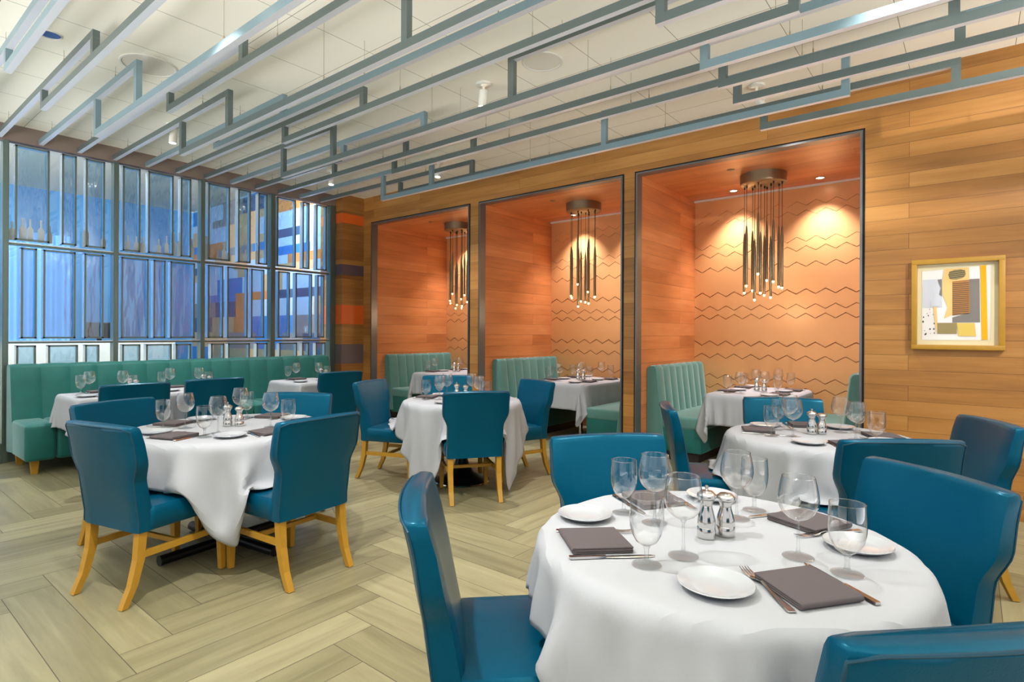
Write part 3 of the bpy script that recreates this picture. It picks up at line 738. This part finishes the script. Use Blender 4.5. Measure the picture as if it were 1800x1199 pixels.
# cloths: one batch of draped sheets, solved together
def drape_all(specs, Ng=46, steps=230, iters=10):
    B = len(specs); P = np.zeros((B,Ng,Ng,3)); rest = np.zeros((B,2)); pin = np.zeros((B,Ng,Ng), bool); rs = np.random.RandomState(4)
    for b_, s in enumerate(specs):
        u = np.linspace(-s['hx'], s['hx'], Ng); v = np.linspace(-s['hy'], s['hy'], Ng)
        X, Yv = np.meshgrid(u, v, indexing='ij'); a = s['rot']
        P[b_,:,:,0] = X*math.cos(a)-Yv*math.sin(a); P[b_,:,:,1] = X*math.sin(a)+Yv*math.cos(a)
        rest[b_] = (u[1]-u[0], v[1]-v[0])
        if s['R']: pin[b_] = np.hypot(P[b_,:,:,0], P[b_,:,:,1]) < s['R']-.012
        else: pin[b_] = (np.abs(P[b_,:,:,0]) < s['bx']-.008) & (np.abs(P[b_,:,:,1]) < s['by']-.008)
        if s.get('pull'):
            pass
    P[...,2] += rs.uniform(-.004,.004,P.shape[:3])*(~pin)
    V = np.zeros_like(P); im = (~pin).astype(float)[...,None]
    P0 = P.copy(); dt = .02
    cons = []
    def addc(di, dj, par, stiff):
        for pi in par:
            ii = np.arange(0, Ng); 
            I, J = np.meshgrid(np.arange(Ng), np.arange(Ng), indexing='ij')
            ok = (I+di >= 0) & (I+di < Ng) & (J+dj >= 0) & (J+dj < Ng) & pi(I, J)
            I = I[ok]; J = J[ok]
            L = np.sqrt((di*rest[:,0])**2+(dj*rest[:,1])**2)[:,None]
            cons.append((I, J, I+di, J+dj, L, stiff))
    addc(1,0,(lambda I,J: I%2==0, lambda I,J: I%2==1),1.0)
    addc(0,1,(lambda I,J: J%2==0, lambda I,J: J%2==1),1.0)
    addc(1,1,(lambda I,J: I%2==0, lambda I,J: I%2==1),.16)
    addc(1,-1,(lambda I,J: I%2==0, lambda I,J: I%2==1),.16)
    addc(2,0,(lambda I,J: (I//2)%2==0, lambda I,J: (I//2)%2==1),.02)
    addc(0,2,(lambda I,J: (J//2)%2==0, lambda I,J: (J//2)%2==1),.02)
    def collide(P):
        for b_, s in enumerate(specs):
            p = P[b_]; x, y, z = p[...,0], p[...,1], p[...,2]
            if s['R']:
                r = np.hypot(x, y)+1e-9; R = s['R']
                ins = (r < R) & (z < 0)
                k = np.where(ins, R/r, 1.); shallow = ins & (z > -.012) & (r < R-.012)
                p[...,2] = np.where(shallow, 0, z); kk = np.where(shallow, 1., k)
                p[...,0] = x*kk; p[...,1] = y*kk
            else:
                dx = s['bx']-np.abs(x); dy = s['by']-np.abs(y); ins = (dx > 0) & (dy > 0) & (z < 0)
                shallow = ins & (z > -.012) & (np.minimum(dx, dy) > .012)
                p[...,2] = np.where(shallow, 0, z); ins &= ~shallow
                px = ins & (dx < dy); py = ins & ~(dx < dy)
                p[...,0] = np.where(px, np.sign(x)*s['bx'], x); p[...,1] = np.where(py, np.sign(y)*s['by'], y)
            for (cx, cy, fx, fy) in s['seats']:
                t_ = (p[...,0]-cx)*fy-(p[...,1]-cy)*fx; a = (p[...,0]-cx)*fx+(p[...,1]-cy)*fy
                zt = -.248
                ins = (np.abs(t_) < .252) & (a > -.2) & (a < .295) & (p[...,2] < zt)
                deep = ins & (p[...,2] < zt-.05)
                p[...,2] = np.where(ins & ~deep, zt, p[...,2])
                e = .252-np.abs(t_); e2 = .295-a
                sd = deep & (e <= e2); fd_ = deep & ~(e <= e2)
                sg = np.sign(t_)*e
                p[...,0] += np.where(sd, sg*fy, 0)+np.where(fd_, e2*fx, 0); p[...,1] += np.where(sd, -sg*fx, 0)+np.where(fd_, e2*fy, 0)
                # backrest
                ib = (np.abs(t_) < .27) & (a > -.34) & (a < -.2) & (p[...,2] > -.4) & (p[...,2] < .1)
                mv = np.where(ib, -.2-a, 0); p[...,0] += mv*fx; p[...,1] += mv*fy
    for st_ in range(steps):
        V[...,2] -= 9.8*dt; V *= .965
        Q = P+V*dt*im
        for it in range(iters):
            for (I, J, I2, J2, L, stf) in cons:
                d = Q[:,I2,J2]-Q[:,I,J]; ln = np.sqrt((d*d).sum(-1))+1e-9
                w1 = im[:,I,J,0]; w2 = im[:,I2,J2,0]
                c = stf*(ln-L)/ln/np.maximum(w1+w2, 1e-9)
                c = c[...,None]*d
                Q[:,I,J] += c*w1[...,None]; Q[:,I2,J2] -= c*w2[...,None]
            if it % 4 == 3: collide(Q)
        collide(Q)
        Q = np.where(pin[...,None], P0, Q)
        V = (Q-P)/dt; P = Q
        sp = np.sqrt((V*V).sum(-1, keepdims=True)); V *= np.minimum(1, 2.5/np.maximum(sp, 1e-6))
    P[...,2] = np.where(pin, 0, P[...,2])
    return P
specs = []; TOPZ = .745
ROT = {'A':math.radians(39), 'B':math.radians(28), 'C':math.radians(51), 'D':math.radians(17)}
HALF = {'A':.70, 'B':.78, 'C':.815, 'D':.80}
for k in 'ABCD':
    c, R = TAB[k]
    specs.append(dict(hx=HALF[k], hy=HALF[k], rot=ROT[k], R=R, seats=[(p.x-c[0], p.y-c[1], f.x, f.y) for p, f in seats[k]]))
specs.append(dict(hx=AHX+.26, hy=AHY+.29, rot=0, R=0, bx=AHX, by=AHY, seats=[]))
specs.append(dict(hx=EHX+.27, hy=EHY+.27, rot=0, R=0, bx=EHX, by=EHY, seats=[]))
DR = drape_all(specs)
def cloth_mesh(b_, name):
    p = DR[b_].copy(); Ng = p.shape[0]; sp_ = specs[b_]
    th = np.arctan2(p[...,1], p[...,0]); s_ = np.clip((-p[...,2]-.01)/.16, 0, 1)
    if not sp_['R']:   # run along the edge instead of round the rim
        th = np.where(np.abs(p[...,0])/sp_['bx'] > np.abs(p[...,1])/sp_['by'], p[...,1], p[...,0])*3.2+1.3*(p[...,0]+p[...,1] > 0)
    wv = .55*np.sin(9*th+1.3*b_)+.5*np.sin(16*th+.7+2*b_)+.35*np.sin(27*th+2.1*b_+4*p[...,2])
    rr_ = np.hypot(p[...,0], p[...,1])+1e-9; am = (.02 if sp_['R'] else .007)*s_*(wv+.35)
    p[...,0] += am*p[...,0]/rr_; p[...,1] += am*p[...,1]/rr_
    mb = MB(); mb.grid([[tuple(p[i,j]) for j in range(Ng)] for i in range(Ng)])
    o = mb.build(name, M['linen'])
    sm = o.modifiers.new('smooth', 'SUBSURF'); sm.levels = 1; sm.render_levels = 1
    so = o.modifiers.new('thick', 'SOLIDIFY'); so.thickness = .002; so.offset = 1
    return o
def table(c, R, base, label, square=None):
    root = empty('dining_table' if square else 'round_table', (c[0], c[1], 0)); tag(root, label, 'table', 'tables under white cloths')
    z1 = TOPZ-.02
    if square: MB().box(-square[0]+.03, square[0]-.03, -square[1]+.03, square[1]-.03, z1-.03, z1).build('tabletop', M['dark'], root)
    else: MB().lathe([(.001,z1-.03),(R-.045,z1-.03),(R-.035,z1-.015),(R-.045,z1),(.001,z1)], 64).build('tabletop', M['dark'], root)
    if base == 'bell':
        MB().lathe([(.25,0),(.25,.012),(.235,.022),(.17,.045),(.105,.09),(.068,.15),(.05,.22),(.045,.32),(.045,z1-.03)], 40).build('pedestal', M['black'], root)
        MB().lathe([(.252,.0),(.256,.008),(.25,.016)], 40, cap=False).build('base_ring', M['steel'], root)
    elif base == 'cross':
        a = math.radians(40)
        for ang in (8, 98):
            d = Vector((math.cos(math.radians(ang)), math.sin(math.radians(ang)), 0))
            MB().tube([d*-.44+Vector((0,0,.035)), d*.44+Vector((0,0,.035))], .03, 16).build('foot_tube', M['black'], root)
        MB().lathe([(.05,.05),(.045,.08),(.045,z1-.03)], 24).build('column', M['black'], root)
    else:
        MB().lathe([(.03,.01),(.03,z1-.03)], 20).build('column', M['steel' if base == 'steel' else 'black'], root)
        MB().lathe([(.2,0),(.2,.01),(.05,.022),(.03,.024)], 32).build('base', M['black'], root)
    return root
TL = {'A':'nearest round table','B':'second right round table','C':'middle round table','D':'front left round table'}
cl = {}
for i, k in enumerate('ABCD'):
    c, R = TAB[k]
    table(c, R, 'cross' if k == 'D' else 'bell', {'A':'round dining table nearest the camera, under its white cloth','B':'round dining table behind the nearest one, before the right alcove','C':'round dining table with black bell-shaped pedestal before the left alcoves','D':'round dining table with crossed black tube feet at front left'}[k])
    o = cloth_mesh(i, 'tablecloth'); o.location = (c[0], c[1], TOPZ)
    tag(o, {'A':'white tablecloth over the round table nearest the camera','B':'white tablecloth over the second right round table','C':'white tablecloth over the middle round table on bell pedestal','D':'white tablecloth with long corner fold over the front left round table'}[k], 'tablecloth', 'white tablecloths')
ac_, ec_ = None, None
ET = ['left banquette table','middle banquette table','right banquette table']
for k, (a, b_) in enumerate(ALC):
    c = ((a+b_)/2, AY); table(c, 0, 'steel', 'rectangular dining table in the %s alcove' % AN[k], (AHX, AHY))
    if ac_ is None: ac_ = cloth_mesh(4, 'tablecloth'); o = ac_
    else: o = ac_.copy(); col.objects.link(o)
    o.location = (c[0], c[1], TOPZ); tag(o, 'white tablecloth on the %s alcove table' % AN[k], 'tablecloth', 'white tablecloths')
for k, c in enumerate(ETB):
    table(c, 0, 'steel', ['square dining table at the left end of the banquette','square dining table at the middle of the banquette','square dining table at the right end of the banquette'][k], (EHX, EHY))
    if ec_ is None: ec_ = cloth_mesh(5, 'tablecloth'); o = ec_
    else: o = ec_.copy(); col.objects.link(o)
    o.location = (c[0], c[1], TOPZ); tag(o, 'white tablecloth on the %s' % ET[k], 'tablecloth', 'white tablecloths')

# ------------------------------------------------------------------ tableware prototypes
TZ = TOPZ+.004
def wine_proto():
    r = empty('wine_glass')
    MB().lathe([(.004,.098),(.012,.1),(.028,.108),(.042,.122),(.050,.14),(.052,.155),(.050,.175),(.046,.197),(.0415,.217)], 32, cap=False).tube([(.0415*math.cos(a*PI/12),.0415*math.sin(a*PI/12),.217) for a in range(24)], .0009, 6, closed=True).build('bowl', M['glass'], r)
    MB().lathe([(.013,.006),(.007,.012),(.0042,.03),(.0038,.06),(.0042,.088),(.009,.0985),(.0001,.1015)], 16, cap=False).build('stem', M['stem'], r)
    MB().lathe([(.0001,.0),(.038,.0),(.0405,.001),(.038,.0022),(.013,.006),(.0001,.0062)], 32, cap=False).build('foot', M['stem'], r)
    return r
def goblet_proto():
    r = empty('water_goblet')
    MB().lathe([(.004,.05),(.014,.052),(.028,.062),(.038,.08),(.043,.102),(.0445,.122),(.0435,.15),(.0415,.177)], 32, cap=False).tube([(.0415*math.cos(a*PI/12),.0415*math.sin(a*PI/12),.177) for a in range(24)], .001, 6, closed=True).build('bowl', M['glass'], r)
    MB().lathe([(.013,.006),(.0075,.014),(.006,.028),(.0065,.04),(.011,.05),(.0001,.0535)], 16, cap=False).build('stem', M['stem'], r)
    MB().lathe([(.0001,.0),(.036,.0),(.0385,.001),(.036,.0024),(.013,.006),(.0001,.0062)], 32, cap=False).build('foot', M['stem'], r)
    return r
def plate_proto():
    o = MB().lathe([(.0001,.004),(.05,.004),(.056,.006),(.08,.0145),(.0875,.0175),(.0885,.016),(.082,.0115),(.058,.001),(.05,0),(.0001,0)], 48, cap=False).build('bread_plate', M['plate'])
    return o
def napkin_proto():
    mb = MB()
    def slab(x0, x1, y0, y1, z0, z1, r_):
        mb.rbox(x0, x1, y0, y1, z0, z1, r_, 3)
    slab(-.097, .095, -.092, .092, 0, .0055, .0025)
    slab(-.096, .097, -.0925, .091, .0052, .0108, .0026)
    slab(-.0965, .096, -.092, .0925, .0104, .0165, .003)
    # rounded fold edge
    mb.tube([(-.096, -.0905, .0083), (.096, -.0905, .0083)], .0078, 10)
    vs = []
    for v in mb.v: vs.append((v[0], v[1]+.006*math.sin(v[0]*18), v[2]*(1+.18*math.sin(v[0]*14+1)*math.cos(v[1]*11))))
    mb.v = vs
    mb.v = [(v[0]*.87, v[1]*.9, v[2]) for v in mb.v]
    return mb.build('folded_napkin', M['napkin'])
def flat_strip(mb, secs, th, arc=None):
    """secs: (along, halfwidth, z) list -> thin solid strip along x"""
    L = []
    for s_, hw, z_ in secs: L.append([(s_, -hw, z_), (s_, hw, z_), (s_, hw*.8, z_+th), (s_, -hw*.8, z_+th)])
    mb.loops(L)
def fork_proto():
    r = empty('dinner_fork')
    a = MB(); flat_strip(a, [(.0,.009,.001),(.006,.011,.001),(.05,.0085,.001),(.1,.005,.004),(.135,.0034,.009)], .0026); a.build('handle', M['steel'], r)
    b_ = MB(); flat_strip(b_, [(.132,.0034,.009),(.15,.006,.007),(.16,.0112,.005),(.178,.0122,.003)], .0018)
    for t_ in (-.0104,-.0035,.0035,.0104):
        L = []
        for s_, hw, z_ in ((.176,.0019,.003),(.2,.0017,.0012),(.22,.0014,.0022),(.232,.0008,.005)): L.append([(s_, t_-hw, z_),(s_, t_+hw, z_),(s_, t_+hw, z_+.0018),(s_, t_-hw, z_+.0018)])
        b_.loops(L)
    b_.build('tines', M['steel'], r)
    return r
def knife_proto():
    r = empty('dinner_knife')
    a = MB(); flat_strip(a, [(0,.007,.001),(.006,.0095,.0005),(.06,.008,.0005),(.1,.0062,.0005)], .0055); a.build('handle', M['steel'], r)
    b_ = MB(); flat_strip(b_, [(.098,.0062,.0015),(.12,.0085,.0012),(.19,.009,.001),(.222,.0065,.001),(.235,.001,.001)], .0016); b_.build('blade', M['steel'], r)
    return r
def mill_proto(h_, nm, knob):
    r = empty(nm); k = h_/.154
    MB().lathe([(.0001,0),(.0265,0),(.027,.003),(.027,.03*k),(.0262,.0315*k)], 28, cap=False).build('base', M['steel'], r)
    MB().lathe([(.0262,.0315*k),(.0255,.033*k),(.0265,.036*k),(.0265,.05*k),(.022,.07*k),(.0165,.09*k),(.0165,.1*k),(.02,.108*k),(.0215,.112*k)], 28, cap=False).build('body', M['steel'], r)
    hd = MB().lathe([(.0175,.112*k),(.0245,.114*k),(.0275,.12*k),(.027,.127*k),(.018,.136*k),(.006,.139*k),(.0001,.1395*k)], 28, cap=False).build('head', M['steel'], r)
    if knob: MB().lathe([(.003,.139*k),(.004,.142*k),(.0062,.147*k),(.005,.152*k),(.0001,.154*k)], 16, cap=False).build('finial', M['steel'], hd)
    return r
PROTO = {'wine':wine_proto(),'goblet':goblet_proto(),'plate':plate_proto(),'napkin':napkin_proto(),'fork':fork_proto(),'knife':knife_proto(),'pepper':mill_proto(.154,'pepper_mill',True),'salt':mill_proto(.140,'salt_shaker',False)}
CATS = {'wine':('wine glass','wine glasses'),'goblet':('glass','water goblets'),'plate':('plate','bread plates'),'napkin':('napkin','folded napkins'),'fork':('fork','dinner forks'),'knife':('knife','dinner knives'),'pepper':('pepper mill','pepper mills'),'salt':('salt shaker','salt shakers')}
DESC = {'wine':'round-bowled long-stemmed wine glass','goblet':'short-stemmed water goblet','plate':'white bread plate','napkin':'folded dark napkin','fork':'steel fork','knife':'steel knife','pepper':'taller steel pepper mill with knobbed top','salt':'shorter steel salt shaker'}
first = set()
def put(kind, x, y, rz, where, z=TZ):
    if kind not in first: o = PROTO[kind]; first.add(kind)
    else: o = copy_tree(PROTO[kind])
    o.location = (x, y, z); o.rotation_euler = (0, 0, rz)
    o['label'] = DESC[kind]+' '+where; o['category'] = CATS[kind][0]; o['group'] = CATS[kind][1]+' on the tables'
    return o
def setting(c, ang, dr, where, kinds='nkfpgw', jit=0, lim=None, sc=1, out=0):
    """local frame: r outwards to the diner, t to the diner's right"""
    er = Vector((math.cos(ang), math.sin(ang))); et = Vector((-er.y, er.x))
    rj = random.Random(int(abs(c[0]*1000)+ang*100))
    def P(r_, t_): q = Vector(c)+er*(r_+dr)+et*t_*sc; return q.x+rj.uniform(-jit,jit), q.y+rj.uniform(-jit,jit)
    inward = math.atan2(-er.y, -er.x)
    def ok(p): return lim is None or lim(p)
    if 'n' in kinds: p = P(.349+out, 0); ok(p) and put('napkin', p[0], p[1], ang+PI/2+rj.uniform(-.06,.06), where)
    if 'f' in kinds: p = P(.441+out, -.108); ok(p) and put('fork', p[0], p[1], inward-.13+rj.uniform(-.05,.05), where)
    if 'k' in kinds: p = P(.449+out, .104); ok(p) and put('knife', p[0], p[1], inward-.04+rj.uniform(-.05,.05), where)
    if 'p' in kinds: p = P(.300+out*1.6, -.205-out*.6); ok(p) and put('plate', p[0], p[1], 0, where)
    if 'g' in kinds: p = P(.292, .166); ok(p) and put('goblet', p[0], p[1], 0, where)
    if 'w' in kinds: p = P(.172, .121); ok(p) and put('wine', p[0], p[1], 0, where)
PL = {'A':(('near right',-39),('near left',-134),('far right',61),('far left',146)),
      'B':(('front',-52),('left',199),('back',117),('right',27)),
      'C':(('front',-36),('left',203),('right',71),('back',143)),
      'D':(('near left',-70),('right',4),('far left',212),('back',116))}
for k, lst in PL.items():
    c, R = TAB[k]
    for nm, a in lst:
        setting((-.575,1.70) if k == 'A' else c, math.radians(a), 0 if k == 'A' else R-.55, 'at the %s place of the %s' % (nm, TL[k]), jit=0 if k == 'A' else .006, out=.035 if k == 'A' and 'left' in nm else 0)
MILL = {'A':((-.612,1.677),(-.574,1.731)), 'B':((-.755,3.82),(-.71,3.865)), 'C':((-3.66,3.72),(-3.61,3.785)), 'D':((-3.69,1.68),(-3.64,1.73))}
for k, (p, s) in MILL.items():
    put('pepper', p[0], p[1], 0, 'at the centre of the '+TL[k]); put('salt', s[0], s[1], 0, 'at the centre of the '+TL[k])
for k, c in enumerate(ETB):
    setting((c[0], c[1]), PI, -.12, 'on the banquette side of the '+ET[k], 'nkgw', .006, sc=1)
    setting((c[0], c[1]), 0, -.12, 'on the chair side of the '+ET[k], 'gwp', .006)
    put('pepper', c[0]-.02, c[1]+.2, 0, 'on the '+ET[k]); put('salt', c[0]+.03, c[1]+.24, 0, 'on the '+ET[k])
for k, (a, b_) in enumerate(ALC):
    cx = (a+b_)/2
    for yy, ny in ((AY-.27, 'front'), (AY+.27, 'rear')):
        for an, nx in ((PI, 'left'), (0, 'right')):
            if k == 0 and nx == 'right' and ny == 'front': continue
            setting((cx, yy), an, -.09, 'at the %s %s place of the %s alcove table' % (ny, nx, AN[k]), 'nfkpgw' if not (k == 0 and nx == 'right') else 'gw', .006, sc=.95)
    put('pepper', cx-.03, AY-.02, 0, 'on the %s alcove table' % AN[k]); put('salt', cx+.04, AY, 0, 'on the %s alcove table' % AN[k])

# ------------------------------------------------------------------ world light and added passage fill
wd = bpy.data.worlds.new('World'); scn.world = wd; wd.use_nodes = True
wt = wd.node_tree; bg = wt.nodes['Background']
# daylight from the open side behind the viewer: soft sky above, added brightness below that lights the ceiling
tc = wt.nodes.new('ShaderNodeTexCoord'); sx = wt.nodes.new('ShaderNodeSeparateXYZ'); wt.links.new(tc.outputs['Generated'], sx.inputs[0])
mr = wt.nodes.new('ShaderNodeMapRange'); mr.inputs['From Min'].default_value = -.40; mr.inputs['From Max'].default_value = -.12; mr.inputs['To Min'].default_value = 4.6; mr.inputs['To Max'].default_value = .5
wt.links.new(sx.outputs['Z'], mr.inputs['Value']); wt.links.new(mr.outputs['Result'], bg.inputs['Strength'])
bg.inputs['Color'].default_value = (.985,.99,1,1)
def area(name, loc, d, sx, sy, watts, c):
    L = bpy.data.lights.new(name, 'AREA'); L.shape = 'RECTANGLE'; L.size = sx; L.size_y = sy; L.energy = watts; L.color = c
    o = bpy.data.objects.new(name, L); col.objects.link(o); o.location = loc; aim(o, d); return o
M['panel'] = plain('light_panel', (250,252,255), .4, emit=(226,238,255), es=3)
for y, nm in ((.3, 'farthest from'), (2.2, 'second from'), (4.1, 'nearest')):  # added panels, out of view, cold fill for the passage behind the glass
    root = empty('ceiling_light', (-8.15, y, 3.9)); tag(root, 'ceiling light panel in the passage behind the glass screen, %s the striped boards' % nm, 'ceiling light', 'passage ceiling lights')
    f = MB()
    for q in ((-.3,.3,-.64,-.6), (-.3,.3,.6,.64), (-.3,-.26,-.6,.6), (.26,.3,-.6,.6)): f.box(q[0], q[1], q[2], q[3], -.03, 0)
    f.build('frame', M['white_fix'], root); MB().box(-.26,.26,-.6,.6,-.02,-.005).build('diffuser', M['panel'], root)
    o = area('panel_lamp', (0,0,-.035), (-.6,0,-1), .5, 1.15, 190, (.80,.91,1)); o.parent = root

# ------------------------------------------------------------------ camera
cam = bpy.data.cameras.new('camera'); cam.lens = 20; cam.sensor_width = 36; cam.sensor_fit = 'HORIZONTAL'; cam.clip_start = .05
cam.shift_y = -13.5/1800
co = bpy.data.objects.new('camera', cam); col.objects.link(co); scn.camera = co
K = .00489; r0 = Vector((.7771,.6294,0)).normalized(); z0 = Vector((0,0,1))
rr = (r0+z0*K).normalized(); uu = (z0-r0*K).normalized(); bk = rr.cross(uu)
Mx = Matrix((rr, uu, bk)).transposed().to_4x4(); Mx.translation = (0,0,1.35); co.matrix_world = Mx
scn.view_settings.view_transform = 'Standard'; scn.view_settings.look = 'None'; scn.view_settings.exposure = .78; scn.view_settings.gamma = 1
scn.view_settings.use_curve_mapping = False
scn.cycles.max_bounces = 10; scn.cycles.transparent_max_bounces = 24; scn.cycles.caustics_reflective = False; scn.cycles.caustics_refractive = False
